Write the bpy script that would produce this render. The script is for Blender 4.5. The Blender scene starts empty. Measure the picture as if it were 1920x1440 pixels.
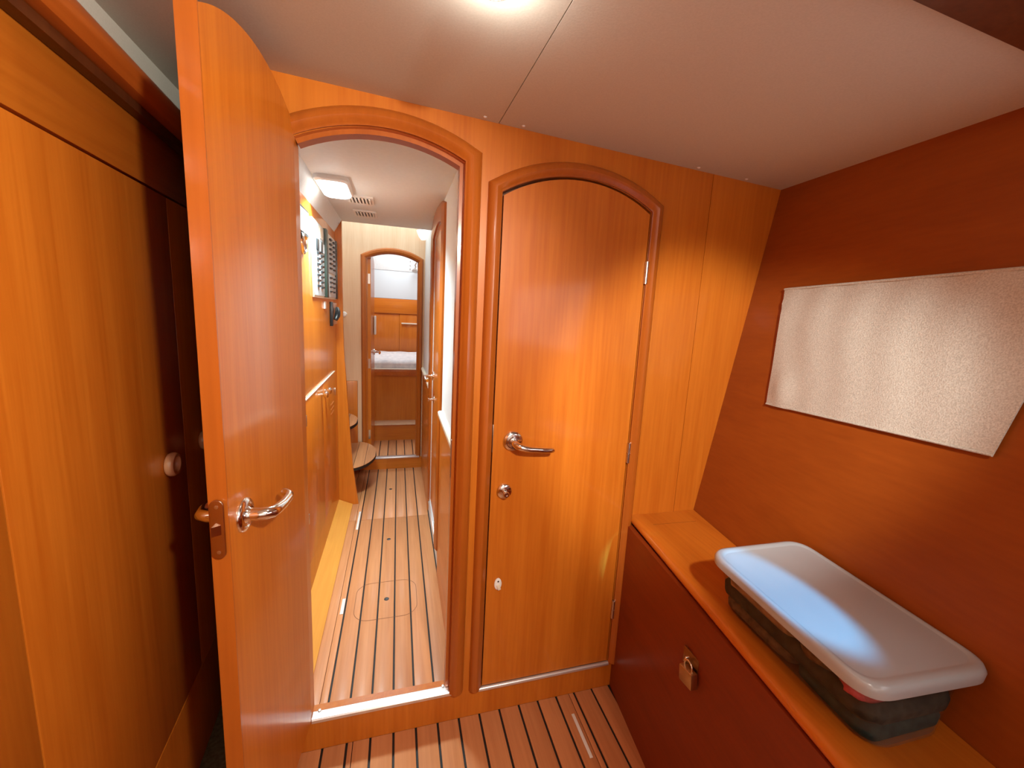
import bpy, bmesh, math, random
from mathutils import Vector, Matrix
random.seed(7)
SC = bpy.context.scene
COL = SC.collection
PI = math.pi

# ------------------------------------------------------------------ camera, world, lights, exposure
cam_d = bpy.data.cameras.new('camera')
cam = bpy.data.objects.new('camera', cam_d)
COL.objects.link(cam)
R_ = Vector((0.96079, -0.27050, 0.05175 + .0)); F_ = Vector((0.27545, 0.94856, -0.15641))
yaw, pitch, roll = 0.282625411, -0.157060108, 0.0523844151
f = Vector((math.sin(yaw)*math.cos(pitch), math.cos(yaw)*math.cos(pitch), math.sin(pitch)))
r = Vector((math.cos(yaw), -math.sin(yaw), 0)); u = r.cross(f)
r2 = r*math.cos(roll) + u*math.sin(roll); u2 = -r*math.sin(roll) + u*math.cos(roll)
m = Matrix(((r2.x, u2.x, -f.x), (r2.y, u2.y, -f.y), (r2.z, u2.z, -f.z)))
cam.matrix_world = Matrix.Translation((0, 0, 1.4)) @ m.to_4x4()
cam_d.sensor_width = 36; cam_d.lens = 36*767.158/1920
cam_d.shift_x = -0.00272; cam_d.shift_y = -0.00539
cam_d.clip_start = .02
SC.camera = cam

SC.view_settings.view_transform = 'Standard'
SC.view_settings.look = 'None'
SC.view_settings.gamma = 1
SC.view_settings.exposure = 0.24
SC.view_settings.use_curve_mapping = False

w = bpy.data.worlds.new('world'); SC.world = w; w.use_nodes = True
w.node_tree.nodes['Background'].inputs[0].default_value = (.75, .88, 1, 1)
w.node_tree.nodes['Background'].inputs[1].default_value = .6

def light(name, kind, loc, energy, color, size=.1, size_y=None, target=None, spread=None, rot=None):
    d = bpy.data.lights.new(name, kind); d.energy = energy; d.color = color
    if kind == 'AREA':
        d.size = size
        if size_y: d.shape = 'RECTANGLE'; d.size_y = size_y
        if spread: d.spread = spread
    else:
        d.shadow_soft_size = size
    o = bpy.data.objects.new(name, d); COL.objects.link(o); o.location = loc
    if target: o.rotation_euler = (Vector(target)-Vector(loc)).to_track_quat('-Z', 'Y').to_euler()
    if rot: o.rotation_euler = rot
    return o
WARM = (1, .90, .78)
light('cabin_spot_light', 'POINT', (.138, .705, 1.858), .8, WARM, .022)
rl_ = light('rear_spot_light', 'SPOT', (.33, -.26, 1.812), 66, (1, .89, .74), .025, target=(-.50, .90, 1.02))
rl_.data.spot_size = math.radians(98); rl_.data.spot_blend = .5
rs_ = light('bulkhead_fill_beam', 'SPOT', (.33, -.26, 1.808), 88, (1, .96, .88), .03, target=(1.00, 1.21, 1.06))  # extra beam added to brighten the right side of the bulkhead
rs_.data.spot_size = math.radians(42); rs_.data.spot_blend = .6
light('cabin_fill_point', 'POINT', (.33, -.26, 1.80), 5, WARM, .03)
light('aft_wall_fill', 'AREA', (.1, -.62, 1.80), 10, (1, .95, .88), .9, .12, target=(.1, -1.26, 1.25))  # added unseen fill washing the aft wall, no lamp modelled here
sp = light('lid_blue_spot', 'SPOT', (.72, -1.20, 1.75), 400, (.13, .58, 1), .015, target=(.787, .575, .85))  # added blue spot that makes the patch on the lid, no port there
sp.data.spot_size = math.radians(4.7); sp.data.spot_blend = .4
light('corridor_lamp_light', 'AREA', (-.25, 2.10, 1.872), 14, (.70, .95, 1), .18, .24, target=(-.15, 2.13, 0), spread=math.radians(125))
light('companionway_daylight', 'AREA', (-.15, 3.28, 2.32), 5, (.80, .96, 1), .7, .5, rot=(0, 0, 0))
light('far_cabin_light', 'AREA', (0, 4.7, 2.12), 11, (.84, .96, 1), .6, .5, rot=(0, 0, 0))

# ------------------------------------------------------------------ materials
def mat(name, color, rough=.5, metal=0, coat=0, coat_rough=.1, spec=.5, **kw):
    M = bpy.data.materials.new(name); M.use_nodes = True
    b = M.node_tree.nodes['Principled BSDF']
    b.inputs['Base Color'].default_value = (*color, 1)
    b.inputs['Roughness'].default_value = rough
    b.inputs['Metallic'].default_value = metal
    b.inputs['Coat Weight'].default_value = coat
    b.inputs['Coat Roughness'].default_value = coat_rough
    b.inputs['Specular IOR Level'].default_value = spec
    for k, v in kw.items():
        b.inputs[k.replace('_', ' ')].default_value = v
    return M
def wood(name, c1, c2, axis='z', rough=.4, coat=.6, coat_rough=.12, fine=1.0, vary=0.0, bump=.02):
    M = mat(name, c1, rough, 0, coat*.7, coat_rough, spec=.32)
    nt = M.node_tree; N = nt.nodes; L = nt.links; b = N['Principled BSDF']
    tc = N.new('ShaderNodeTexCoord'); mp = N.new('ShaderNodeMapping')
    s = {'x': (.6, 14, 14), 'y': (14, .6, 14), 'z': (14, 14, .6)}[axis]
    mp.inputs['Scale'].default_value = s
    L.new(tc.outputs['Object'], mp.inputs['Vector'])
    oi = N.new('ShaderNodeObjectInfo')
    ad = N.new('ShaderNodeVectorMath'); ad.operation = 'ADD'
    sc = N.new('ShaderNodeVectorMath'); sc.operation = 'SCALE'; sc.inputs['Scale'].default_value = 23
    cb = N.new('ShaderNodeCombineXYZ')
    for i in range(3): L.new(oi.outputs['Random'], cb.inputs[i])
    L.new(cb.outputs[0], sc.inputs[0]); L.new(mp.outputs[0], ad.inputs[0]); L.new(sc.outputs[0], ad.inputs[1])
    n1 = N.new('ShaderNodeTexNoise'); n1.inputs['Scale'].default_value = 1.0*fine; n1.inputs['Detail'].default_value = 3
    n2 = N.new('ShaderNodeTexNoise'); n2.inputs['Scale'].default_value = 7*fine; n2.inputs['Detail'].default_value = 4
    L.new(ad.outputs[0], n1.inputs['Vector']); L.new(ad.outputs[0], n2.inputs['Vector'])
    mx = N.new('ShaderNodeMath'); mx.operation = 'MULTIPLY_ADD'; mx.inputs[1].default_value = .55
    L.new(n1.outputs[0], mx.inputs[0])
    m2 = N.new('ShaderNodeMath'); m2.operation = 'MULTIPLY'; m2.inputs[1].default_value = .45
    L.new(n2.outputs[0], m2.inputs[0]); L.new(m2.outputs[0], mx.inputs[2])
    rp = N.new('ShaderNodeValToRGB')
    rp.color_ramp.elements[0].position = .34; rp.color_ramp.elements[0].color = (*c2, 1)
    rp.color_ramp.elements[1].position = .64; rp.color_ramp.elements[1].color = (*c1, 1)
    L.new(mx.outputs[0], rp.inputs[0])
    out = rp.outputs[0]
    if vary:
        hs = N.new('ShaderNodeHueSaturation'); mr = N.new('ShaderNodeMapRange')
        mr.inputs['To Min'].default_value = 1-vary; mr.inputs['To Max'].default_value = 1+vary
        L.new(oi.outputs['Random'], mr.inputs[0]); L.new(mr.outputs[0], hs.inputs['Value']); L.new(out, hs.inputs['Color'])
        out = hs.outputs[0]
    L.new(out, b.inputs['Base Color'])
    if bump:
        bp = N.new('ShaderNodeBump'); bp.inputs['Strength'].default_value = bump; bp.inputs['Distance'].default_value = .002
        L.new(n2.outputs[0], bp.inputs['Height']); L.new(bp.outputs[0], b.inputs['Normal'])
    return M
C1, C2 = (.62, .186, .016), (.50, .125, .008)
W_V = wood('varnished_wood_vertical', C1, C2, 'z')
W_Y = wood('varnished_wood_lengthwise', C1, C2, 'y')
W_X = wood('varnished_wood_crosswise', C1, C2, 'x')
W_TRIM = wood('solid_wood_trim', (.45, .115, .012), (.37, .088, .009), 'z', rough=.35, coat=.8, coat_rough=.14)
W_TRIMY = wood('solid_wood_trim_lengthwise', (.56, .14, .018), (.44, .10, .012), 'y', rough=.35, coat=.6, coat_rough=.16)
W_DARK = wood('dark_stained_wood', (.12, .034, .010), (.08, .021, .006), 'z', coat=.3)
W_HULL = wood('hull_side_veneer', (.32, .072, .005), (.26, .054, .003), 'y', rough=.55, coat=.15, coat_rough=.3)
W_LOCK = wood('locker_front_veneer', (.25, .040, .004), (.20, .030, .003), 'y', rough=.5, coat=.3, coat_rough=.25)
W_PALE = wood('pale_veneer', (.78, .55, .36), (.70, .44, .26), 'z', coat=.4)
W_KICK = wood('oak_kick_board', (.80, .36, .06), (.72, .30, .045), 'y', rough=.6, coat=.1)
TEAK = wood('teak_plank', (.66, .285, .115), (.52, .20, .075), 'y', rough=.5, coat=.25, coat_rough=.22, vary=.08)
CAULK = mat('black_caulk', (.012, .009, .007), .6)
SEAM = mat('seam_line', (.16, .05, .015), .6)
def fabric(name, c1, c2, scale, rough=.9, bump=.3, trans=0):
    M = mat(name, c1, rough, spec=.2); nt = M.node_tree; N = nt.nodes; L = nt.links; b = N['Principled BSDF']
    tc = N.new('ShaderNodeTexCoord'); n = N.new('ShaderNodeTexNoise'); n.inputs['Scale'].default_value = scale; n.inputs['Detail'].default_value = 4
    L.new(tc.outputs['Object'], n.inputs['Vector'])
    rp = N.new('ShaderNodeValToRGB'); rp.color_ramp.elements[0].position = .35; rp.color_ramp.elements[1].position = .65
    rp.color_ramp.elements[0].color = (*c2, 1); rp.color_ramp.elements[1].color = (*c1, 1)
    L.new(n.outputs[0], rp.inputs[0]); L.new(rp.outputs[0], b.inputs['Base Color'])
    bp = N.new('ShaderNodeBump'); bp.inputs['Strength'].default_value = bump; bp.inputs['Distance'].default_value = .003
    L.new(n.outputs[0], bp.inputs['Height']); L.new(bp.outputs[0], b.inputs['Normal'])
    return M
HEADLINER = fabric('cream_headliner', (.66, .67, .61), (.62, .63, .57), 260, .75, .08)
WHITE = fabric('white_lining_panel', (.81, .86, .87), (.78, .83, .84), 60, .45, .03)
HULLWHITE = mat('white_hull_lining', (.52, .54, .56), .5)
LINEN = fabric('linen_weave', (.62, .60, .53), (.46, .43, .37), 330, .95, .4)
QUILT = fabric('white_quilt', (.85, .86, .88), (.66, .69, .74), 22, .9, .5)
CHROME = mat('polished_steel', (.82, .80, .78), .12, 1)
BRUSHED = mat('satin_steel', (.62, .58, .54), .3, 1)
ALU = mat('aluminium_bar', (.86, .86, .87), .32, .75)
BRASS = mat('old_brass', (.36, .22, .10), .35, 1)
PLASTW = mat('white_plastic', (.85, .85, .83), .35)
CREAM = mat('cream_plastic', (.80, .72, .58), .4)
BLACK = mat('black_plastic', (.015, .015, .016), .3)
GREEN = mat('dark_green_panel', (.02, .035, .025), .4)
PANEL = mat('grey_switch_panel', (.55, .58, .60), .35)
CARPET = fabric('olive_carpet', (.16, .13, .07), (.10, .08, .04), 90, .95, .6)
KNOBM = mat('pale_wood_ring', (.62, .36, .20), .25, 0, .8, .08)
SCREEN = mat('print_paper', (.72, .74, .76), .4)
INK = mat('grey_ink', (.25, .27, .30), .5)
STRIPM = mat('clear_white_strip', (.80, .77, .72), .4)
def emit(name, color, s):
    M = mat(name, (.9, .9, .9), .4); b = M.node_tree.nodes['Principled BSDF']
    b.inputs['Emission Color'].default_value = (*color, 1); b.inputs['Emission Strength'].default_value = s
    return M
LAMPW = emit('lit_warm_lens', (1, .93, .82), 14)
LAMPC = emit('lit_diffuser', (1, .98, .95), 6)
SHADE = emit('lit_shade', (1, .98, .95), .8)
def clear(name, color, alpha, rough=.15):
    M = bpy.data.materials.new(name); M.use_nodes = True; nt = M.node_tree; N = nt.nodes; L = nt.links
    b = N['Principled BSDF']; b.inputs['Base Color'].default_value = (*color, 1); b.inputs['Roughness'].default_value = rough
    t = N.new('ShaderNodeBsdfTransparent'); t.inputs[0].default_value = (.92, .92, .90, 1)
    mx = N.new('ShaderNodeMixShader'); mx.inputs[0].default_value = alpha
    L.new(t.outputs[0], mx.inputs[1]); L.new(b.outputs[0], mx.inputs[2]); L.new(mx.outputs[0], N['Material Output'].inputs[0])
    return M
TOTE = clear('clear_tote_plastic', (.60, .60, .58), .045, .10)
LID = mat('milky_lid_plastic', (.44, .50, .54), .30, 0, .5, .12)
PORTGLASS = clear('port_glass', (.8, .85, .9), .25, .05)

# ------------------------------------------------------------------ helpers
def link(name, me, m, parent=None, loc=None):
    """mesh given in world coordinates; origin moved to loc (or the parent's frame)"""
    me.materials.clear()
    for x in (m if isinstance(m, (list, tuple)) else [m]): me.materials.append(x)
    o = bpy.data.objects.new(name, me); COL.objects.link(o)
    if parent is not None:
        M = WM[parent.name]
        me.transform(M.inverted()); o.parent = parent; WM[o.name] = M
    else:
        if loc is None:
            n = len(me.vertices); xs = [v.co for v in me.vertices]
            loc = (sum(v.x for v in xs)/n, sum(v.y for v in xs)/n, min(v.z for v in xs))
        M = Matrix.Translation(loc); me.transform(M.inverted()); o.location = loc; WM[o.name] = M
    return o
WM = {}
def tag(o, label, cat, group=None):
    o['label'] = label; o['category'] = cat
    if group: o['group'] = group
    return o
def struct(o): o['kind'] = 'structure'; return o
def thing(name, label, cat, loc, rotz=0, group=None):
    o = bpy.data.objects.new(name, None); COL.objects.link(o); o.empty_display_size = .05
    o.location = loc; o.rotation_euler = (0, 0, rotz)
    WM[o.name] = Matrix.Translation(loc) @ Matrix.Rotation(rotz, 4, 'Z')
    tag(o, label, cat, group); return o
def frm(o, p): return WM[o.name] @ Vector(p)
def newbm(): return bmesh.new()
def fin(bm, name, smooth=None):
    bmesh.ops.recalc_face_normals(bm, faces=bm.faces[:])
    me = bpy.data.meshes.new(name); bm.to_mesh(me); bm.free()
    if smooth:
        for p in me.polygons: p.use_smooth = True
        me.set_sharp_from_angle(angle=math.radians(smooth))
    return me
def hexa(bm, P, bev=0, seg=2):
    """P: 8 corner points, bottom 4 then top 4"""
    v = [bm.verts.new(p) for p in P]
    fs = [bm.faces.new([v[i] for i in q]) for q in ((0, 3, 2, 1), (4, 5, 6, 7), (0, 1, 5, 4), (1, 2, 6, 5), (2, 3, 7, 6), (3, 0, 4, 7))]
    if bev:
        es = list({e for f_ in fs for e in f_.edges})
        bmesh.ops.bevel(bm, geom=es, offset=bev, segments=seg, profile=.5, affect='EDGES')
def box(bm, a, b, bev=0, seg=2, T=None):
    x0, y0, z0 = a; x1, y1, z1 = b
    P = [(x0, y0, z0), (x1, y0, z0), (x1, y1, z0), (x0, y1, z0), (x0, y0, z1), (x1, y0, z1), (x1, y1, z1), (x0, y1, z1)]
    if T is not None: P = [T @ Vector(p) for p in P]
    hexa(bm, P, bev, seg)
def boxo(name, a, b, m, parent=None, bev=0, T=None, loc=None):
    bm = newbm(); box(bm, a, b, bev, 2, T)
    return link(name, fin(bm, name, 40 if bev else None), m, parent, loc)
def rings(bm, rs, closed_ends=True):
    """loft of rings (lists of points of the same length)"""
    V = [[bm.verts.new(p) for p in ring] for ring in rs]
    n = len(V[0])
    for a, b in zip(V, V[1:]):
        for i in range(n):
            bm.faces.new((a[i], a[(i+1) % n], b[(i+1) % n], b[i]))
    if closed_ends:
        bm.faces.new(V[0][::-1]); bm.faces.new(V[-1])
def tube(bm, pts, rad, n=12, radf=None, flat=1.0):
    pts = [Vector(p) for p in pts]; rs = []
    up = None
    for i, p in enumerate(pts):
        t = (pts[min(i+1, len(pts)-1)]-pts[max(i-1, 0)]).normalized()
        if up is None:
            up = t.orthogonal().normalized()
        up = (up - t*up.dot(t)).normalized(); s = t.cross(up)
        rr = radf[i] if radf else rad
        rs.append([p + (up*math.cos(2*PI*k/n)*rr + s*math.sin(2*PI*k/n)*rr*flat) for k in range(n)])
    rings(bm, rs)
def lathe(bm, origin, axis, prof, n=24, sy=1.0, upv=None):
    """prof: list of (radius, height along axis)"""
    o = Vector(origin); a = Vector(axis).normalized()
    uu = (Vector(upv) - a*Vector(upv).dot(a)).normalized() if upv else a.orthogonal().normalized()
    vv = a.cross(uu)
    rs = [[o + a*h + (uu*math.cos(2*PI*k/n)*sy + vv*math.sin(2*PI*k/n))*max(r_, 1e-5) for k in range(n)] for r_, h in prof]
    rings(bm, rs)
def lath(name, origin, axis, prof, m, parent=None, n=24, sy=1.0, upv=None):
    bm = newbm(); lathe(bm, origin, axis, prof, n, sy, upv)
    return link(name, fin(bm, name, 45), m, parent)
def arch(x0, x1, zs, zp, n=20):
    """points of an arc from (x0,zs) to (x1,zs) with crown zp"""
    w_ = (x1-x0)/2; h = zp-zs; R = (w_*w_+h*h)/(2*h); cx = (x0+x1)/2; cz = zp-R
    a0 = math.atan2(zs-cz, -w_); a1 = math.atan2(zs-cz, w_)
    return [(cx+R*math.cos(a0+(a1-a0)*i/n), cz+R*math.sin(a0+(a1-a0)*i/n)) for i in range(n+1)]
def plate(name, outer, holes, thick, fn, m, parent=None, bev=0):
    """flat board with holes. 2D outline (a,b); fn(a,b,t)->world with t in 0..thick"""
    cu = bpy.data.curves.new(name, 'CURVE'); cu.dimensions = '2D'; cu.fill_mode = 'BOTH'
    for lp in [outer]+holes:
        s = cu.splines.new('POLY'); s.points.add(len(lp)-1); s.use_cyclic_u = True
        for p, q in zip(s.points, lp): p.co = (q[0], q[1], 0, 1)
    cu.extrude = thick/2; cu.bevel_depth = bev
    o = bpy.data.objects.new(name+'_tmp', cu); COL.objects.link(o)
    dg = bpy.context.evaluated_depsgraph_get(); dg.update()
    me = bpy.data.meshes.new_from_object(o.evaluated_get(dg))
    bpy.data.objects.remove(o); bpy.data.curves.remove(cu)
    for v in me.vertices: v.co = fn(v.co.x, v.co.y, v.co.z + thick/2)
    me.name = name
    bm = newbm(); bm.from_mesh(me); bmesh.ops.remove_doubles(bm, verts=bm.verts[:], dist=1e-5); bpy.data.meshes.remove(me)
    return link(name, fin(bm, name, 30), m, parent)
def sweep(name, path, prof, fn, m, parent=None, closed=False):
    """path: 2D points, prof: (offset outward, proud); fn(a,b,t)->world. Mitred"""
    bm = newbm(); rs = []; n = len(path)
    for i, p in enumerate(path):
        p = Vector(p)
        t0 = (p-Vector(path[i-1])).normalized() if i > 0 else None
        t1 = (Vector(path[i+1])-p).normalized() if i < n-1 else None
        if t0 is None: t0 = t1
        if t1 is None: t1 = t0
        n0 = Vector((-t0.y, t0.x)); n1 = Vector((-t1.y, t1.x)); nn = (n0+n1).normalized(); k = 1/max(.3, nn.dot(n0))
        rs.append([fn(p.x+nn.x*o*k, p.y+nn.y*o*k, t) for o, t in prof])
    rings(bm, rs)
    return link(name, fin(bm, name, 32), m, parent)

# ------------------------------------------------------------------ floors
DY = 1.21
def floor(name, base, planks, m, gapm, z, parentlabel=None):
    fl = struct(boxo(name, (base[0], base[1], z-.05), (base[2], base[3], z-.006), gapm))
    for (x0, x1, y0, y1) in planks:
        boxo('plank', (x0, y0, z-.005), (x1, y1, z), m, fl, bev=.0012)
    return fl
pl = []
g = .0035
xs = [-.005+.0725*k for k in range(-9, 12)]
for a, b in zip(xs, xs[1:]):
    if abs(a-.575) < .002:
        pl.append((a+g, .6255, -1.2, DY)); pl.append((.6270, b-g, -1.2, DY))
    elif abs(a+.150) < .002:
        pl.append((a+g, -.1325, -1.2, DY)); pl.append((-.1305, b-g, -1.2, DY))
    elif a < -.52:
        continue
    else: pl.append((a+g, b-g, -1.2, DY))
f1 = floor('floor', (-.75, -1.25, 1.0, DY+.05), pl, TEAK, CAULK, 0)
boxo('carpet_edge', (-.62, 1.20, -.004), (-.49, 1.80, .006), CARPET, f1)
# corridor floor
pl = []
cx = [-.2285, -.155, -.0815, -.0065, .0665, .1395, .2125]
for (y0, y1) in ((1.262, 2.686), (2.688, 3.60)):
    pl.append((-.31, -.2585, y0, y1)); pl.append((-.2570, -.2285-g, y0, y1))
    for a, b in zip(cx, cx[1:]): pl.append((a+g, b-g, y0, y1))
pl.append((-.75, -.312, 2.98, 3.60))
f2 = floor('floor', (-.76, 1.26, .23, 3.62), pl, TEAK, CAULK, 0)
# far cabin floor
pl = [( -.0065+.0735*k+g, -.0065+.0735*(k+1)-g, 3.64, 4.08) for k in range(-6, 7)]
f3 = floor('floor', (-.55, 3.60, .55, 4.10), pl, TEAK, CAULK, .1)
# routed lift-out hatch outline and finger holes
def rrect(x0, y0, x1, y1, rad, n=8):
    out = []
    for cx_, cy_, a in ((x1-rad, y1-rad, 0), (x0+rad, y1-rad, 90), (x0+rad, y0+rad, 180), (x1-rad, y0+rad, 270)):
        for i in range(n+1):
            t = math.radians(a+90*i/n); out.append((cx_+rad*math.cos(t), cy_+rad*math.sin(t)))
    return out
bm = newbm()
o_ = rrect(-.188, 1.748, .098, 2.012, .07); i_ = rrect(-.1862, 1.7498, .0962, 2.0102, .0685)
vo = [bm.verts.new((x, y, .0006)) for x, y in o_]; vi = [bm.verts.new((x, y, .0006)) for x, y in i_]
for k in range(len(vo)): bm.faces.new((vo[k], vo[(k+1) % len(vo)], vi[(k+1) % len(vo)], vi[k]))
link('hatch_groove', fin(bm, 'hatch_groove'), SEAM, f2)
for x, y in ((-.044, 1.878), (-.045, 2.419), (-.046, 3.147)):
    lath('finger_hole', (x, y, .0), (0, 0, 1), [(.0115, 0), (.0115, .0008), (.0095, .0012), (.0001, .0012)], BLACK, f2)
def strip(loc, size, label, rot=0):
    o = boxo('floor_strip', (-size[0]/2, -size[1]/2, 0), (size[0]/2, size[1]/2, .002), STRIPM, None, bev=.0006, loc=(0, 0, 0))
    o.location = loc; o.rotation_euler = (0, 0, rot); tag(o, label, 'strip', 'white strips on the plank floors'); return o
strip((.609, 1.057, .0005), (.011, .150), 'white adhesive strip on the dark plank floor by the locker')
strip((-.240, 1.866, .0005), (.015, .105), 'white strip on the passage floor, nearer of two along its left edge')
strip((-.241, 2.686, .0005), (.013, .24), 'longer white strip on the passage floor, farther of two along its left edge')

# ------------------------------------------------------------------ front bulkhead with two arched openings
FY = lambda y0, s=1: (lambda a, b, t: Vector((a, y0+s*t, b)))
xl, xr = -.252, .176
pass_in = [(xl, .114)] + arch(xl, xr, 1.806, 1.857) + [(xr, .114)]
pass_hole = pass_in
dl, dr = .284, .776
door_in = [(dl, .110)] + arch(dl, dr, 1.741, 1.811) + [(dr, .110)]
outer = [(-.42, 0), (.9945, 0), (.9945, 1.96), (-.42, 1.96)]
wf = struct(plate('wall_front', outer, [pass_hole, door_in], .05, FY(DY), W_V))
bm = newbm()
hexa(bm, [(.9965, DY, 0), (1.0, DY, 0), (1.0, DY+.05, 0), (.9965, DY+.05, 0), (.9965, DY, 1.96), (1.31, DY, 1.96), (1.31, DY+.05, 1.96), (.9965, DY+.05, 1.96)])
link('side_panel', fin(bm, 'side_panel'), W_V, wf)
# joint backing so the seam reads dark
boxo('joint', (.99, DY+.004, 0), (1.0, DY+.04, 1.95), SEAM, wf)
# moulded trims
tp = [(.002, .0), (.0, -.010), (.006, -.013), (.010, -.019), (.020, -.024), (.032, -.022), (.042, -.014), (.047, -.004), (.047, .0)]
pt = struct(sweep('trim_1', pass_in[1:], [(o, t) for o, t in tp], FY(DY), W_TRIM))
pt2 = struct(sweep('trim_2', door_in, [(o*.86, t*.9) for o, t in tp], FY(DY), W_TRIM))
# inner lining lip of the passage (rebate)
sweep('rebate', arch(xl, xr, 1.806, 1.857)+[(xr, .12)], [(0, .016), (-.012, .016), (-.012, .052), (0, .052)], FY(DY), W_TRIM, wf)
# strike plate and hinges on passage trim seen on inner reveal
boxo('strike_plate', (xr-.0135, DY+.020, .88), (xr-.0118, DY+.034, 1.0), BRUSHED, wf)

# sills
def sill(x0, x1, z, label):
    s = thing('threshold_bar', label, 'threshold', ((x0+x1)/2, DY, z-.03))
    bm = newbm()
    prof = [(-.010, -.022), (-.012, -.004), (-.006, .001), (.004, .002), (.007, -.001), (.030, -.001), (.034, -.004), (.034, -.012), (.0, -.022)]
    rings(bm, [[(x, DY+a*.72, z+b*.62-.003) for a, b in prof] for x in (x0, x1)])
    link('bar', fin(bm, 'bar', 25), ALU, s)
    return s
s1 = sill(xl+.002, .190, .122, 'bright aluminium threshold bar across the open passage doorway')
for x in (-.232, .158):
    lath('screw', (x, DY+.022, .1205), (0, 0, 1), [(.0045, 0), (.0045, .0015), (.002, .0022), (.0001, .0015)], BRUSHED, s1, 12)
bm = newbm()
rings(bm, [[(x, DY-.006+.008*math.cos(a), .107+.008*math.sin(a)) for a in [2*PI*k/12 for k in range(12)]] for x in (.276, .776)])
tag(link('threshold_bar', fin(bm, 'threshold_bar', 40), ALU), 'slim aluminium bar under the closed arched door', 'threshold')

# ------------------------------------------------------------------ closed arched door
dd = struct(bpy.data.objects.new('door_1', None)); COL.objects.link(dd); dd.location = (.53, DY, .115)
WM[dd.name] = Matrix.Translation(dd.location)
lo = [(.2895, .118)] + arch(.2895, .7705, 1.733, 1.803) + [(.7705, .118)]
plate('door_leaf', lo, [], .028, FY(DY-.004), W_V, dd, bev=.0)
plate('door_stop', [(.27, .10), (.79, .10), (.79, 1.85), (.27, 1.85)], [], .012, FY(DY+.034), SEAM, dd)
for z in (1.552, .942, .337):
    h = lath('hinge', (.7735, DY-.010, z-.036), (0, 0, 1), [(.001, 0), (.0062, .001), (.0062, .0345), (.0045, .035), (.0045, .037), (.0062, .0375), (.0062, .071), (.001, .072)], BRUSHED, dd, 14)
# lever handle
def rose(parent, c, ax, rad=.030):
    return lath('rose', c, ax, [(rad, 0), (rad, .003), (rad*.93, .006), (rad*.72, .008), (rad*.66, .006), (rad*.5, .007), (rad*.42, .011), (rad*.40, .014)], CHROME, parent, 28)
hc = Vector((.354, DY-.006, 1.000))
ro = rose(dd, hc, (0, -1, 0), .032)
bm = newbm()
pts = [hc+Vector(p) for p in ((0, -.008, 0), (0, -.030, -.001), (.004, -.042, -.003), (.016, -.050, -.007), (.04, -.053, -.012), (.08, -.052, -.016), (.11, -.050, -.019), (.120, -.047, -.020), (.124, -.042, -.020))]
tube(bm, pts, .009, 14, [.011, .011, .0115, .011, .0095, .009, .0085, .008, .005])
link('lever_handle', fin(bm, 'lever_handle', 60), CHROME, dd)
lc = Vector((.334, DY-.006, .832))
lath('lock_rose', lc, (0, -1, 0), [(.025, 0), (.025, .003), (.022, .006), (.012, .007), (.0085, .008), (.008, .022), (.010, .024), (.010, .030), (.008, .032), (.004, .032), (.0035, .029)], CHROME, dd, 26)
ke = lath('key_escutcheon', (.328, DY-.005, .503), (0, -1, 0), [(.0125, 0), (.0125, .003), (.010, .005), (.0001, .005)], PLASTW, dd, 24, sy=1.65, upv=(0, 0, 1))
lath('keyhole', (.328, DY-.0100, .514), (0, -1, 0), [(.003, 0), (.003, .0006), (.0001, .0006)], BLACK, ke, 12)
boxo('key_tab', (.3265, DY-.014, .484), (.3365, DY-.010, .503), CREAM, ke, bev=.001, T=Matrix.Translation((.3315, DY, .49)) @ Matrix.Rotation(-.3, 4, 'Y') @ Matrix.Translation((-.3315, -DY, -.49)))
boxo('latch_edge_plate', (.2868, DY-.0075, .965), (.2890, DY-.003, 1.055), BRUSHED, dd, bev=.0005)

# ------------------------------------------------------------------ open arched door leaf
th = math.radians(5.2)
dl_ = thing('door_leaf', 'open arched wooden door leaf swung into the cabin, with chrome lever handle', 'door', (-.253, DY-.014, .115))
D_ = Vector((-math.sin(th), -math.cos(th), 0)); NR = Vector((math.cos(th), -math.sin(th), 0))
H0 = Vector((-.2505, DY-.001, 0))
LF = lambda a, b, t: H0 + D_*a - NR*t + Vector((0, 0, b))
lw = .421
oo = [(.004, .118)] + arch(.004, lw, 1.829, 1.889, 24) + [(lw, .118)]
plate('leaf_panel', oo, [], .030, LF, W_V, dl_)
# solid lipping along the free edge and over the arch
sweep('edge_lipping', [(lw+.0005, .118), (lw+.0005, 1.8315)], [(0, -.0005), (.0035, -.0005), (.0035, .0305), (0, .0305)], LF, W_TRIM, dl_)
rc = LF(.363, .990, 0)
rose(dl_, rc, NR, .033)
bm = newbm()
def LP(a, b, n_): return H0 + D_*a + NR*n_ + Vector((0, 0, b))
pts = [LP(.363, .990, .008), LP(.363, .990, .026), LP(.361, .990, .038), LP(.353, .989, .047), LP(.338, .988, .050), LP(.31, .984, .051), LP(.275, .982, .050), LP(.262, .983, .047), LP(.255, .985, .040), LP(.254, .987, .031)]
tube(bm, pts, .01, 16, [.0125, .012, .012, .0118, .011, .0100, .0095, .0092, .0085, .007])
link('lever_handle', fin(bm, 'lever_handle', 60), CHROME, dl_)
# outer handle on the other face
rc2 = LF(.363, .990, .030)
rose(dl_, rc2, -NR, .033)
bm = newbm()
pts = [rc2 - NR*.008, rc2 - NR*.030, rc2-NR*.045-D_*.006, rc2 - NR*.052 - D_*.03, rc2 - NR*.052 - D_*.10, rc2 - NR*.046 - D_*.12]
tube(bm, pts, .01, 14, [.012, .012, .0118, .0105, .009, .007]); link('lever_handle', fin(bm, 'lever_handle', 60), CHROME, dl_)
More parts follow.
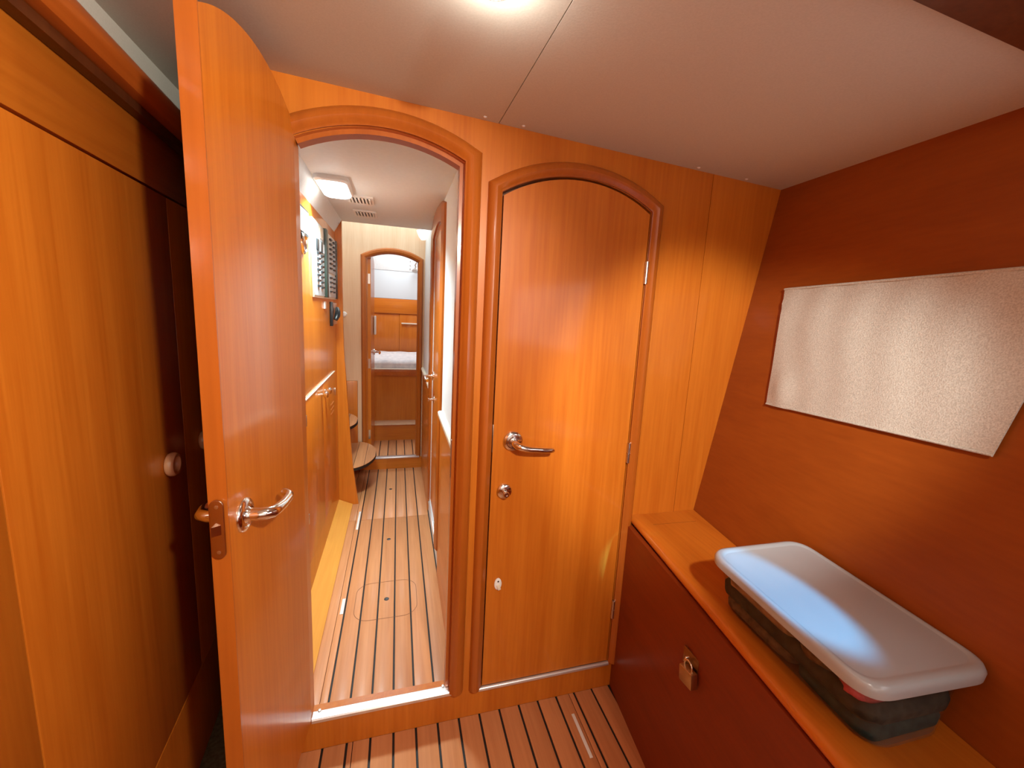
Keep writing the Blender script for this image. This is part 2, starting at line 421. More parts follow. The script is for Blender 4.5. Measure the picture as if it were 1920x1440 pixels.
# mortise latch face plate on the free edge
EP = lambda a, b, t: LF(lw+.004+t, b, a)
def stad(c, hw, z0, z1, n=8):
    r_ = hw; out = []
    for i in range(n+1): t = PI*i/n; out.append((c+r_*math.cos(t), z1-r_+r_*math.sin(t)))
    for i in range(n+1): t = PI+PI*i/n; out.append((c+r_*math.cos(t), z0+r_+r_*math.sin(t)))
    return out
lp = plate('latch_plate', stad(.015, .0105, .940, 1.050), [], .0022, EP, mat('worn_steel_plate', (.50, .36, .27), .22, 1), dl_, bev=.0008)
for z in (1.038, .952):
    lath('screw', EP(.015, z, .0022), D_, [(.0035, 0), (.0035, .001), (.001, .0014)], BRUSHED, lp, 10)
bm = newbm()
hexa(bm, [EP(.009, .986, .002), EP(.021, .986, .002), EP(.021, .986, .012), EP(.009, .986, .003), EP(.009, 1.004, .002), EP(.021, 1.004, .002), EP(.021, 1.004, .012), EP(.009, 1.004, .003)])
link('latch_bolt', fin(bm, 'latch_bolt'), CHROME, lp)
for z in (1.55, .95, .35):
    lath('hinge', LF(.006, z, .036), (0, 0, 1), [(.001, 0), (.005, .001), (.005, .07), (.001, .071)], BRUSHED, dl_, 12)

# ------------------------------------------------------------------ wardrobe on the left
nW = Vector((.997, .075, 0)); dW = Vector((-.075, .997, 0)); p0 = nW*-.471
WF = lambda a, b, t: p0 + dW*a - nW*t + Vector((0, 0, b))
wr = thing('wardrobe', 'tall varnished wooden wardrobe wall with ring knobs, in the shadow of the open door', 'wardrobe', WF(.4, 0, 0), math.atan2(.075, .997))
def wbox(name, a0, a1, z0, z1, t0, t1, m, parent, bev=0):
    bm = newbm()
    hexa(bm, [WF(a0, z0, t0), WF(a1, z0, t0), WF(a1, z0, t1), WF(a0, z0, t1), WF(a0, z1, t0), WF(a1, z1, t0), WF(a1, z1, t1), WF(a0, z1, t1)], bev)
    return link(name, fin(bm, name, 40 if bev else None), m, parent)
wbox('carcass', -1.15, 1.77, 0, 1.98, .024, .30, W_DARK, wr)
wbox('plinth', -1.15, 1.77, 0, .285, .0, .024, W_V, wr)
wbox('upper_panel', -1.15, 1.77, 1.652, 1.801, .0005, .024, W_Y, wr, .001)
for a0, a1 in ((-1.15, -.60), (-.598, .04), (.042, .742)):
    wbox('door', a0, a1-.001, .289, 1.646, .0, .022, W_V, wr, .001)
dA = wbox('door', .744, 1.3445, .289, 1.646, .0, .022, W_V, wr, .001)
dB = wbox('door', 1.3465, 1.765, .289, 1.646, .0, .022, W_V, wr, .001)
def ringknob(par, s, z):
    c = WF(s, z, 0)
    lath('knob', c, nW, [(.024, 0), (.029, .004), (.031, .010), (.030, .017), (.026, .021), (.021, .021), (.0175, .017), (.016, .008), (.0001, .007)], KNOBM, par, 28)
ringknob(dA, 1.231, .975); ringknob(dB, 1.462, .968)
bm = newbm()
prof = [(0, 1.800)] + [(-.034*math.cos(t)-.004, 1.840-.038*math.sin(-t)*-1) for t in []]
prof = [(.0, 1.802), (-.026, 1.803), (-.039, 1.808), (-.048, 1.820), (-.051, 1.836), (-.048, 1.851), (-.039, 1.863), (-.024, 1.870), (.0, 1.872), (.024, 1.872), (.024, 1.802)]
rings(bm, [[WF(s, z, t) for t, z in prof] for s in (-1.15, 1.77)])
link('cornice_rail', fin(bm, 'cornice_rail', 30), W_TRIMY, wr)
wbox('fascia', -1.15, 1.77, 1.873, 1.98, .012, .024, HEADLINER, wr)
wbox('rail_shade_strip', -1.15, 1.77, 1.782, 1.801, -.022, .0, W_DARK, wr)  # dark strip standing in for the shaded underside of the rail
# recess end wall beyond the wardrobe
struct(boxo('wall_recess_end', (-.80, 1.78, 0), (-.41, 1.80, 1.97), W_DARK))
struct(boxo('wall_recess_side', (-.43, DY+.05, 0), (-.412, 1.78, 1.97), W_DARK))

# ------------------------------------------------------------------ ceiling of the cabin
def cz(x, y): return 1.932 - .046*x - .036*(DY-y)
def ceilpanel(name, x0, x1, y0, y1, m, parent=None, dz=0, th_=.02, nx=6):
    bm = newbm(); rs = []
    for i in range(nx+1):
        x = x0+(x1-x0)*i/nx
        rs.append([(x, y0, cz(x, y0)+dz), (x, y1, cz(x, y1)+dz), (x, y1, cz(x, y1)+dz+th_), (x, y0, cz(x, y0)+dz+th_)])
    rings(bm, rs); return link(name, fin(bm, name, 20), m, parent)
ce = struct(ceilpanel('ceiling', -.80, 1.45, -1.28, 1.80, CAULK, None, .012))
ceilpanel('headliner_panel', -.80, .2655, -1.28, DY, HEADLINER, ce, 0, .011)
ceilpanel('headliner_panel', .2675, 1.45, -1.28, DY, HEADLINER, ce, 0, .011)
ceilpanel('headliner_panel', -.80, -.42, DY, 1.79, HEADLINER, ce, 0, .011)
for x in (.223, .332, .918, 1.109):
    y = DY-.022
    lath('screw_cap', (x, y, cz(x, y)+.001), (0, 0, -1), [(.005, 0), (.005, .002), (.003, .0035), (.0001, .004)], PLASTW, ce, 12)
# wooden soffit in the near right corner
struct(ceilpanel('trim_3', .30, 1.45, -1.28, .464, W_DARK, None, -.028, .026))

# ------------------------------------------------------------------ hull side (sloping) on the right
nH = Vector((.977, -.141, -.163)).normalized(); kH = .7749
def hx(y, z): return (kH - nH.y*y - nH.z*z)/nH.x
bm = newbm()
y0, y1 = -1.28, DY+.04
hexa(bm, [(hx(y0, 0), y0, 0), (hx(y0, 0)+.03, y0, 0), (hx(y1, 0)+.03, y1, 0), (hx(y1, 0), y1, 0), (hx(y0, 1.97), y0, 1.97), (hx(y0, 1.97)+.03, y0, 1.97), (hx(y1, 1.97)+.03, y1, 1.97), (hx(y1, 1.97), y1, 1.97)])
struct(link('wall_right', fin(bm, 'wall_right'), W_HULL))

# ------------------------------------------------------------------ aft end of the cabin, behind the camera
struct(boxo('wall_back', (-.85, -1.30, 0), (1.4, -1.27, 2.0), W_V))
struct(boxo('wall_back_lining', (-.85, -1.268, .75), (1.2, -1.262, 1.80), WHITE))
bt = thing('berth', 'wooden berth with pale mattress across the aft end of the cabin', 'bed', (.2, -1.0, 0))
boxo('base', (-.33, -1.255, 0), (.55, -.80, .52), W_V, bt)
boxo('mattress', (-.32, -1.25, .52), (.54, -.81, .66), LINEN, bt, bev=.03)

# glowing window added out of view beside the camera, for reflections and fill
GLOWPANE = emit('added_glow_pane', (.92, .96, 1), 2.0)
def hp(y, z, off): return Vector((hx(y, z), y, z)) - nH*off
wn = struct(bpy.data.objects.new('added_window', None)); COL.objects.link(wn); wn.location = (1.0, -.3, 1.17); WM[wn.name] = Matrix.Translation(wn.location)
for nm, (ya, yb, za, zb, t0, t1, mm) in {'pane': (-.88, .20, 1.19, 1.60, .001, .006, GLOWPANE), 'frame_top': (-.92, .24, 1.60, 1.64, 0, .016, W_TRIMY), 'frame_bottom': (-.92, .24, 1.15, 1.19, 0, .016, W_TRIMY), 'frame_side': (.20, .24, 1.19, 1.60, 0, .016, W_TRIM), 'frame_side ': (-.92, -.88, 1.19, 1.60, 0, .016, W_TRIM)}.items():
    bm = newbm()
    hexa(bm, [hp(ya, za, t0), hp(yb, za, t0), hp(yb, za, t1), hp(ya, za, t1), hp(ya, zb, t0), hp(yb, zb, t0), hp(yb, zb, t1), hp(ya, zb, t1)])
    link(nm.strip(), fin(bm, nm.strip()), mm, wn)

# ------------------------------------------------------------------ right hand locker with shelf top
def nx_(y): return .818 - .134*(DY-y)
def fx_(y): return .797 - .112*(DY-y)
lk = thing('side_locker', 'long low varnished locker along the hull side, with a rounded shelf edge', 'locker', (.9, .7, 0))
Ye = -.25
bm = newbm()
hexa(bm, [(fx_(Ye), Ye, 0), (fx_(Ye)+.018, Ye, 0), (fx_(DY)+.018, DY-.0005, 0), (fx_(DY), DY-.0005, 0), (fx_(Ye), Ye, .672), (fx_(Ye)+.018, Ye, .672), (fx_(DY)+.018, DY-.0005, .672), (fx_(DY), DY-.0005, .672)])
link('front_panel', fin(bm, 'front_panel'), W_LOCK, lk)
bm = newbm(); rs = []
for y in (Ye, DY-.0005):
    n0 = nx_(y)-.006; X1 = hx(y, .70)-.002
    rs.append([(X1, y, .672)] + [(n0+.020-.020*math.cos(t), y, .6875-.0155*math.sin(t)) for t in [PI/2-PI*i/8 for i in range(9)]] + [(n0+.050, y, .7035), (n0+.056, y, .7012), (X1+.0, y, .7012)])
rings(bm, rs); link('shelf_top', fin(bm, 'shelf_top', 35), W_Y, lk)
boxo('end_panel', (.72, Ye, 0), (.86, Ye+.02, .672), W_V, lk)
# corner fillet piece and lift-out seam on the shelf
bm = newbm()
for a, b in (((.846, 1.135), (1.03, 1.128)),):
    q = [(a[0], a[1], .7014), (b[0], b[1], .7014), (b[0], b[1]+.0014, .7014), (a[0], a[1]+.0014, .7014)]
    bm.faces.new([bm.verts.new(p) for p in q])
link('shelf_seam', fin(bm, 'shelf_seam'), SEAM, lk)
# divider at the near end of the shelf
bm = newbm()
hexa(bm, [(.945, .255, .7015), (1.05, .255, .7015), (1.05, .285, .7015), (.945, .285, .7015), (.985, .255, 1.02), (1.08, .255, 1.02), (1.08, .285, 1.02), (.985, .285, 1.02)], .003)
tag(link('shelf_divider', fin(bm, 'shelf_divider', 40), W_DARK), 'dark wooden divider standing on the shelf beyond the near end of the storage box', 'divider')
# hasp and padlock
py_ = .765; fxp = fx_(py_)
hs = boxo('hasp', (fxp-.004, py_-.022, .500), (fxp, py_+.034, .548), BRASS, lk, bev=.001)
bm = newbm(); tube(bm, [(fxp-.002, py_+.014, .530), (fxp-.012, py_+.014, .530), (fxp-.016, py_+.014, .522), (fxp-.012, py_+.014, .514), (fxp-.002, py_+.014, .514)], .0025, 8)
link('staple', fin(bm, 'staple', 60), CHROME, hs)
pk = thing('padlock', 'small brass padlock hanging from the hasp on the locker front', 'padlock', (fxp-.013, py_, .48))
Tp = Matrix.Translation((fxp-.018, py_-.004, .524)) @ Matrix.Rotation(-.12, 4, 'X') @ Matrix.Scale(1.3, 4)
boxo('lock_body', (-.008, -.018, -.038), (.008, .018, -.006), mat('worn_brass', (.55, .42, .25), .35, 1), pk, bev=.003, T=Tp)
bm = newbm()
tube(bm, [Tp @ Vector((0, .011*math.cos(t), -.004+.014*math.sin(t))) for t in [PI*i/10 for i in range(11)]] , .0026, 8)
tube(bm, [Tp @ Vector((0, .011, -.004)), Tp @ Vector((0, .011, -.012))], .0026, 8); tube(bm, [Tp @ Vector((0, -.011, -.004)), Tp @ Vector((0, -.011, -.012))], .0026, 8)
link('shackle', fin(bm, 'shackle', 60), CHROME, pk)

# ------------------------------------------------------------------ linen curtain on the hull
ch = bpy.data.objects  # noqa
bm = newbm()
TL, TR, BL, BR = Vector((1.197, 1.051, 1.523)), Vector((1.106, .40, 1.535)), Vector((1.131, .998, 1.156)), Vector((1.056, .449, 1.185))
NXc, NZc = 44, 22
def cpt(i, j, off):
    s, t = i/NXc, j/NZc
    top = TL.lerp(TR, s); bot = BL.lerp(BR, s); p = top.lerp(bot, t)
    p.z += -.004*math.sin(PI*s)*(1-t)
    wv = .0016*math.sin(s*34+1.3*math.sin(t*5))*(1-.6*t) + .003*math.exp(-((s-.04)/.05)**2-((t-.12)/.08)**2)*math.sin(t*60) + .010*math.exp(-((s-.10)/.07)**2-((t-.86)/.14)**2)
    return p - nH*(off + .004 + wv)
g0 = [[bm.verts.new(cpt(i, j, .006)) for j in range(NZc+1)] for i in range(NXc+1)]
g1 = [[bm.verts.new(cpt(i, j, .003)) for j in range(NZc+1)] for i in range(NXc+1)]
for i in range(NXc):
    for j in range(NZc):
        bm.faces.new((g0[i][j], g0[i+1][j], g0[i+1][j+1], g0[i][j+1])); bm.faces.new((g1[i][j+1], g1[i+1][j+1], g1[i+1][j], g1[i][j]))
for i in range(NXc):
    bm.faces.new((g0[i][0], g1[i][0], g1[i+1][0], g0[i+1][0])); bm.faces.new((g0[i+1][NZc], g1[i+1][NZc], g1[i][NZc], g0[i][NZc]))
for j in range(NZc):
    bm.faces.new((g0[0][j+1], g1[0][j+1], g1[0][j], g0[0][j])); bm.faces.new((g0[NXc][j], g1[NXc][j], g1[NXc][j+1], g0[NXc][j+1]))
cu = thing('curtain', 'oatmeal linen curtain panel hanging flat over the hull window', 'curtain', BL.lerp(BR, .5)-nH*.01)
link('cloth', fin(bm, 'cloth', 70), LINEN, cu)
bm = newbm()
tube(bm, [TL - nH*.010 + Vector((0, 0, -.004)), TR - nH*.010 + Vector((0, 0, -.004))], .004, 8); link('top_hem', fin(bm, 'top_hem', 60), LINEN, cu)
bm = newbm()
tube(bm, [BL - nH*.0095 + Vector((0, 0, .003)), BR - nH*.0095 + Vector((0, 0, .003))], .003, 8); link('bottom_hem', fin(bm, 'bottom_hem', 60), LINEN, cu)

# ------------------------------------------------------------------ storage box on the shelf
SZ = .7018
def ringq(q, z, rad, n=7, ins=0):
    """rounded quad, q = corners ccw"""
    q = [Vector((a, b, 0)) for a, b in q]; c = sum(q, Vector())/4
    q = [p + (c-p).normalized()*ins*1.4 for p in q]
    out = []
    for i in range(4):
        p = q[i]; a = (q[i-1]-p).normalized(); b = (q[(i+1) % 4]-p).normalized()
        A = p+a*rad; B = p+b*rad
        for k in range(n+1):
            t = k/n; v = A*(1-t)**2 + p*2*t*(1-t) + B*t*t; out.append((v.x, v.y, z))
    return out
qb = [(.770, .385), (.948, .380), (.998, .742), (.800, .754)]     # bottom
qt = [(.728, .384), (.968, .372), (1.016, .750), (.757, .756)]     # under the lid
ql = [(.710, .371), (.984, .352), (1.026, .757), (.744, .764)]    # lid
sb = thing('storage_box', 'clear plastic storage box with a milky white lid, on the locker shelf', 'box', (.88, .57, SZ))
bm = newbm()
inn = 9
sect = [(0, .006, .045, 'b'), (.003, 0, .05, 'b'), (.060, 0, .05, 'm'), (.125, 0, .05, 't'), (.130, -.004, .05, 't')]
def qmix(z, f0=0):
    t = min(1, z/.125); return [tuple(a*(1-t)+b*t for a, b in zip(p, q)) for p, q in zip(qb, qt)]
outer_r = [ringq(qmix(z), SZ+z, rad, inn, ins) for z, ins, rad, _ in sect]
inner_r = [ringq(qmix(z), SZ+z, .045, inn, .0025) for z in (.130, .060, .004)]
rings(bm, outer_r+inner_r)
link('body', fin(bm, 'body', 50), TOTE, sb)
bm = newbm()
ls = [(.125, .0, .05), (.125, .0, .05), (.138, -.001, .05), (.146, .002, .05), (.1475, .006, .046), (.1478, .013, .042), (.1455, .017, .038), (.1450, .020, .036), (.1458, .06, .03), (.1462, .12, .008)]
rr_ = [ringq(ql, SZ+z, rad, inn, ins) for z, ins, rad in ls]
rr_in = [ringq(ql, SZ+z, rad, inn, ins) for z, ins, rad in ((.139, .10, .02), (.138, .03, .034), (.134, .006, .045), (.125, .003, .05))]
rings(bm, rr_+rr_in, closed_ends=False)
n_ = len(rr_[0])
vs = {}
me = None
bm.verts.ensure_lookup_table()
bm.faces.new([bm.verts[(len(ls)-1)*n_+k] for k in range(n_)]); bm.faces.new([bm.verts[len(ls)*n_+k] for k in range(n_)][::-1])
bmesh.ops.delete(bm, geom=[f_ for f_ in bm.faces if abs(f_.calc_area()) < 1e-9 and False], context='FACES')
# remove the loft band between top cap and underside cap
kill = []
for f_ in bm.faces:
    ids = {v.index // n_ for v in f_.verts}
    if ids == {len(ls)-1, len(ls)}: kill.append(f_)
bmesh.ops.delete(bm, geom=kill, context='FACES_ONLY')
link('lid', fin(bm, 'lid', 50), LID, sb)
# folded clothes inside
def cloth_blob(name, label, q, z0, z1, m, amp, seed, cat='clothing'):
    rnd = random.Random(seed); ph = [rnd.uniform(0, 6) for _ in range(6)]
    bm = newbm(); rs = []
    for k, (z, ins) in enumerate(((z0, .008), (z0+.25*(z1-z0), .0), (z0+.6*(z1-z0), -.001), (z0+.9*(z1-z0), .006), (z1, .018))):
        rg = ringq(q, z, .03, 9, ins)
        o2 = []
        for i, p in enumerate(rg):
            a = 2*PI*i/len(rg)
            o2.append((p[0], p[1], p[2] + amp*(math.sin(3*a+ph[0])+.6*math.sin(7*a+ph[1]+k))*(.35 if k in (0,) else 1)*(k > 0)))
        rs.append(o2)
    rings(bm, rs)
    return tag(link(name, fin(bm, name, 80), m), label, cat, None)
DKF = fabric('dark_olive_cloth', (.055, .05, .035), (.02, .02, .016), 60, .95, .6)
BEF = fabric('tan_cloth', (.42, .30, .20), (.26, .18, .12), 40, .95, .6)
BRF = fabric('brown_cloth', (.20, .13, .07), (.09, .06, .035), 70, .95, .6)
PKF = fabric('pink_cloth', (.55, .14, .17), (.38, .07, .10), 50, .95, .5)
def inset(q, d):
    c = Vector((sum(p[0] for p in q)/4, sum(p[1] for p in q)/4)); return [tuple(Vector(p)+(c-Vector(p)).normalized()*d) for p in q]
def span(q, a, b):
    """part of quad between fractions a..b along its length (y)"""
    L0, L1 = Vector(q[0]), Vector(q[3]); R0, R1 = Vector(q[1]), Vector(q[2])
    return [tuple(L0.lerp(L1, a)), tuple(R0.lerp(R1, a)), tuple(R0.lerp(R1, b)), tuple(L0.lerp(L1, b))]
b0 = inset(qmix(.02), .006); b1 = inset(qmix(.055), .005); b2 = inset(qmix(.10), .002)
cloth_blob('folded_cloth', 'brown folded cloth lining the bottom of the clear storage box', span(b0, .44, .99), SZ+.004, SZ+.040, BRF, .002, 1)
cloth_blob('folded_cloth', 'dark olive garment pressed against the near side of the clear box', b1, SZ+.043, SZ+.083, DKF, .0035, 2)
cloth_blob('folded_cloth', 'dark green folded cloth in the near end of the clear box', span(b0, .005, .42), SZ+.004, SZ+.040, fabric('dark_green_cloth', (.03, .055, .05), (.012, .025, .025), 60), .001, 3)
cloth_blob('folded_cloth', 'tan folded garment with dark marks under the lid of the clear box', span(b2, .40, .90), SZ+.084, SZ+.118, BEF, .004, 4)
cloth_blob('folded_cloth', 'pink garment showing near the front corner of the clear box', span(b2, .03, .17), SZ+.084, SZ+.118, PKF, .003, 5)
cloth_blob('folded_cloth', 'striped brown shirt between the pink and tan garments in the box', span(b2, .19, .385), SZ+.084, SZ+.116, BRF, .003, 6)

# ------------------------------------------------------------------ cabin ceiling lamps
def downlight(x, y, label, cone=.034):
    z = cz(x, y)
    t = thing('ceiling_lamp', label, 'lamp', (x, y, z), 0)
    lath('bezel', (x, y, z+.0005), (0, 0, -1), [(.046, 0), (.046, .004), (.040, .010), (.034, .012), (.032, .008)], CHROME, t, 32)
    lath('lens', (x, y, z-.004), (0, 0, -1), [(.032, 0), (.032, .006), (.028, .012), (.018, .017), (.0001, .019)], LAMPW, t, 28)
downlight(.138, .700, 'small round lit ceiling lamp at the top edge, above the doorways')
downlight(.33, -.26, 'small round lit ceiling lamp in the near part of the cabin ceiling')

# ================================================================== corridor
RX = .215
# right wall
RW = lambda x0: (lambda a, b, t: Vector((x0+t, a, b)))
fo0, fo1, fi0, fi1 = 2.02, 2.755, 2.125, 2.650
side_hole = [(fi0, .128)] + arch(fi0, fi1, 1.822, 1.862, 12) + [(fi1, .128)]
wr_ = struct(plate('wall_corridor_right', [(DY+.05, 0), (3.60, 0), (3.60, 2.40), (DY+.05, 2.40)], [side_hole], .02, RW(RX), WHITE))
for y0, y1 in ((DY+.051, fo0+.003), (fo1-.003, 3.598)):
    boxo('wainscot_panel', (RX-.007, y0, 0.0), (RX, y1, .872), W_Y, wr_)
    bm = newbm()
    rings(bm, [[(RX-.001, y, .868), (RX-.016, y, .870), (RX-.020, y, .878), (RX-.020, y, .894), (RX-.014, y, .900), (RX-.001, y, .900)] for y in (y0, y1)])
    link('cap_rail', fin(bm, 'cap_rail', 30), CREAM, wr_)
dp = [(0, .0), (0, -.010), (.02, -.020), (.055, -.022), (.085, -.018), (.100, -.004), (.100, 0)]
tr4 = struct(sweep('trim_4', [(fi0, .13)] + arch(fi0, fi1, 1.822, 1.862, 12) + [(fi1, .13)], [(o*(.98), t) for o, t in [(0, 0), (0, -.012), (.03, -.020), (.07, -.020), (.095, -.010), (.100, 0)]], RW(RX), W_TRIM))
d2 = struct(bpy.data.objects.new('door_2', None)); COL.objects.link(d2); d2.location = (RX, 2.4, .13); WM[d2.name] = Matrix.Translation(d2.location)
plate('door_leaf', [(fi0+.003, .13)] + arch(fi0+.003, fi1-.003, 1.818, 1.858, 12) + [(fi1-.003, .13)], [], .018, RW(RX+.003), W_V, d2)
hc = Vector((RX+.003, 2.585, .985))
rose(d2, hc, (-1, 0, 0), .030)
bm = newbm(); tube(bm, [hc+Vector(p) for p in ((-.008, 0, 0), (-.04, 0, 0), (-.052, -.012, 0), (-.055, -.05, -.004), (-.053, -.11, -.008), (-.045, -.12, -.008))], .01, 12)
link('lever_handle', fin(bm, 'lever_handle', 60), CHROME, d2)
lath('lock_rose', (RX+.003, 2.515, .850), (-1, 0, 0), [(.024, 0), (.024, .003), (.018, .006), (.007, .007), (.007, .028), (.010, .030), (.010, .036), (.001, .037)], CHROME, d2, 20)
tag(boxo('threshold_bar', (RX-.010, 2.10, .100), (RX+.012, 2.66, .116), ALU, None, bev=.003), 'white metal sill strip under the side door of the passage', 'threshold')

# left wall: navigation cabinet
LX = -.39
nc = thing('navigation_cabinet', 'tall varnished passage cabinet with switch panel, behind the open door', 'cabinet', (LX-.1, 2.1, 0))
boxo('carcass', (LX-.015, DY+.052, .044), (LX, 2.928, 1.849), W_V, nc)
for y0, y1 in ((1.915, 2.3445), (2.3465, 2.775)):
    d_ = boxo('cabinet_door', (LX, y0, .20), (LX+.007, y1, .978), W_V, nc, bev=.003)
    lath('knob', (LX+.007, 2.290 if y0 < 2 else 2.398, .930), (1, 0, 0), [(.008, 0), (.008, .010), (.014, .014), (.019, .021), (.019, .029), (.013, .034), (.0001, .035)], CHROME, d_, 18)
boxo('fiddle_edge', (LX+.0005, 1.915, .979), (LX+.0095, 2.775, .984), CREAM, nc, bev=.001)
for y, z in ((1.912, .90), (2.778, .86), (1.912, .44)):
    boxo('hinge', (LX, y-.006, z-.035), (LX+.010, y+.006, z+.015), BRUSHED, nc, bev=.002)
for k in range(3):
    bm = newbm(); y = 2.56+.04*k
    hexa(bm, [(LX+.007, 2.58, .80-.028*k), (LX+.0075, 2.58, .80-.028*k), (LX+.0075, 2.70, .80-.028*k), (LX+.007, 2.70, .80-.028*k), (LX+.007, 2.58, .806-.028*k), (LX+.0105, 2.58, .803-.028*k), (LX+.0105, 2.70, .803-.028*k), (LX+.007, 2.70, .806-.028*k)])
    link('louvre', fin(bm, 'louvre'), W_TRIM, nc)
# kick board (sloping)
bm = newbm()
hexa(bm, [(-.302, DY+.055, .0015), (-.40, DY+.055, .0015), (-.40, 2.925, .0015), (-.302, 2.925, .0015), (-.300, DY+.055, .006), (-.391, DY+.055, .046), (-.391, 2.925, .046), (-.300, 2.925, .006)])
link('kick_board', fin(bm, 'kick_board'), W_KICK, nc)
# sloping white lining above the cabinet
bm = newbm()
hexa(bm, [(LX-.003, DY+.055, 1.852), (LX-.018, DY+.055, 1.862), (LX-.018, 2.928, 1.862), (LX-.003, 2.928, 1.852), (-.349, DY+.055, 1.929), (-.362, DY+.055, 1.929), (-.362, 2.928, 1.929), (-.349, 2.928, 1.929)])
sl = struct(link('wall_corridor_left', fin(bm, 'wall_corridor_left'), WHITE))
lath('screw_cap', (-.362, 2.88, 1.90), (.88, 0, -.45), [(.004, 0), (.004, .002), (.0001, .003)], BRUSHED, sl, 8)
# shaped end post
prof = [(-.263, 0.0), (-.275, .10), (-.296, .262), (-.317, .572), (-.330, .80), (-.337, .944), (-.346, 1.10), (-.350, 1.3), (-.350, 1.93)]
plate('end_post', [(-.42, 0)] + prof + [(-.42, 1.93)], [], .028, FY(2.930), W_V, nc)
# electrical panel
ep = thing('switch_panel', 'grey electrical panel with rows of black breaker switches, on the passage cabinet', 'switch panel', (LX+.002, 2.53, 1.435))
boxo('panel_frame', (LX, 2.155, 1.428), (LX+.008, 2.905, 1.792), CREAM, ep, bev=.002)
pL = boxo('face_plate', (LX+.008, 2.165, 1.438), (LX+.013, 2.434, 1.785), PANEL, ep, bev=.001)
boxo('divider', (LX+.008, 2.436, 1.434), (LX+.024, 2.498, 1.790), GREEN, ep, bev=.002)
pR = boxo('face_plate', (LX+.008, 2.510, 1.578), (LX+.013, 2.845, 1.785), PANEL, ep, bev=.001)
pR2 = boxo('face_plate', (LX+.008, 2.510, 1.438), (LX+.013, 2.845, 1.566), PANEL, ep, bev=.001)
boxo('dark_edge', (LX+.008, 2.850, 1.434), (LX+.018, 2.900, 1.788), BLACK, ep, bev=.002)
sw0 = None
def switch(par, y, z, w_=.030, h=.011):
    global sw0
    if sw0 is None:
        bm = newbm(); hexa(bm, [(0, -.5, -.5), (.008, -.5, -.3), (.008, .5, -.3), (0, .5, -.5), (0, -.5, .5), (.012, -.5, .35), (.012, .5, .35), (0, .5, .5)])
        sw0 = fin(bm, 'switch'); sw0.materials.append(BLACK)
    o = bpy.data.objects.new('switch', sw0); COL.objects.link(o); o.parent = par
    o.matrix_parent_inverse = WM[par.name].inverted() if False else Matrix.Identity(4)
    o.location = WM[par.name].inverted() @ Vector((LX+.013, y, z)); o.scale = (1, w_, h)
for c, y in enumerate((2.245, 2.345)):
    for k in range(7):
        switch(pL, y, 1.640-.026*k-.004*c, .042, .011)
for c, y in enumerate((2.630, 2.760)):
    for k in range(7): switch(pR, y, 1.760-.0265*k, .055, .010)
    for k in range(4): switch(pR2, y, 1.548-.026*k, .055, .010)
for y in (2.210, 2.315):
    boxo('label_window', (LX+.013, y, 1.722), (LX+.0145, y+.085, 1.775), CREAM, pL)
    m_ = boxo('meter', (LX+.013, y-.005, 1.652), (LX+.020, y+.045, 1.705), BLACK, pL, bev=.001)
    boxo('display', (LX+.013, y+.050, 1.655), (LX+.019, y+.090, 1.700), SCREEN, pL)
# framed diagram
fd = thing('framed_diagram', 'small dark framed diagram, upper left on the passage cabinet wall', 'picture', (LX, 1.985, 1.69))
boxo('frame', (LX, 1.895, 1.683), (LX+.007, 2.080, 1.795), BLACK, fd, bev=.001)
pp = boxo('print', (LX+.007, 1.905, 1.693), (LX+.0085, 2.070, 1.785), SCREEN, fd)
for (a, b, c, d_) in ((1.93, 1.72, 1.936, 1.775), (1.96, 1.705, 1.966, 1.77), (1.99, 1.715, 1.996, 1.76), (2.02, 1.70, 2.026, 1.775), (1.92, 1.74, 2.05, 1.743), (1.93, 1.757, 2.0, 1.760), (1.97, 1.722, 2.055, 1.725)):
    boxo('ink_line', (LX+.0085, a, b), (LX+.0090, c, d_), INK, pp)
# round gauge
gg = thing('round_gauge', 'round white dial gauge below the framed diagram in the passage', 'gauge', (LX, 1.965, 1.61))
lath('bezel', (LX, 1.965, 1.645), (1, 0, 0), [(.044, 0), (.044, .010), (.038, .014), (.034, .010)], CHROME, gg, 26)
lath('dial', (LX+.004, 1.965, 1.645), (1, 0, 0), [(.034, 0), (.034, .005), (.0001, .005)], PLASTW, gg, 26)
tg = tag(boxo('wall_socket', (LX, 2.462, 1.372), (LX+.007, 2.508, 1.412), PLASTW, None, bev=.002), 'small white socket below the switch panel in the passage', 'socket')
rd = thing('radio_set', 'black radio set with handset at the end of the passage cabinet', 'radio', (LX, 2.8, 1.27))
boxo('backplate', (LX, 2.665, 1.270), (LX+.016, 2.700, 1.412), BLACK, rd, bev=.002)
boxo('bracket', (LX, 2.700, 1.275), (LX+.010, 2.900, 1.408), BRUSHED, rd, bev=.002)
bm = newbm(); tube(bm, [(LX+.022, 2.74, 1.305), (LX+.030, 2.75, 1.33), (LX+.030, 2.78, 1.355), (LX+.024, 2.80, 1.375)], .012, 10, [.012, .017, .016, .012]); link('handset', fin(bm, 'handset', 60), BLACK, rd)
bm = newbm(); tube(bm, [(LX+.012, 2.86+.01*math.sin(k*1.3), 1.30+.01*k) for k in range(9)], .003, 6); link('cord', fin(bm, 'cord', 60), BLACK, rd)

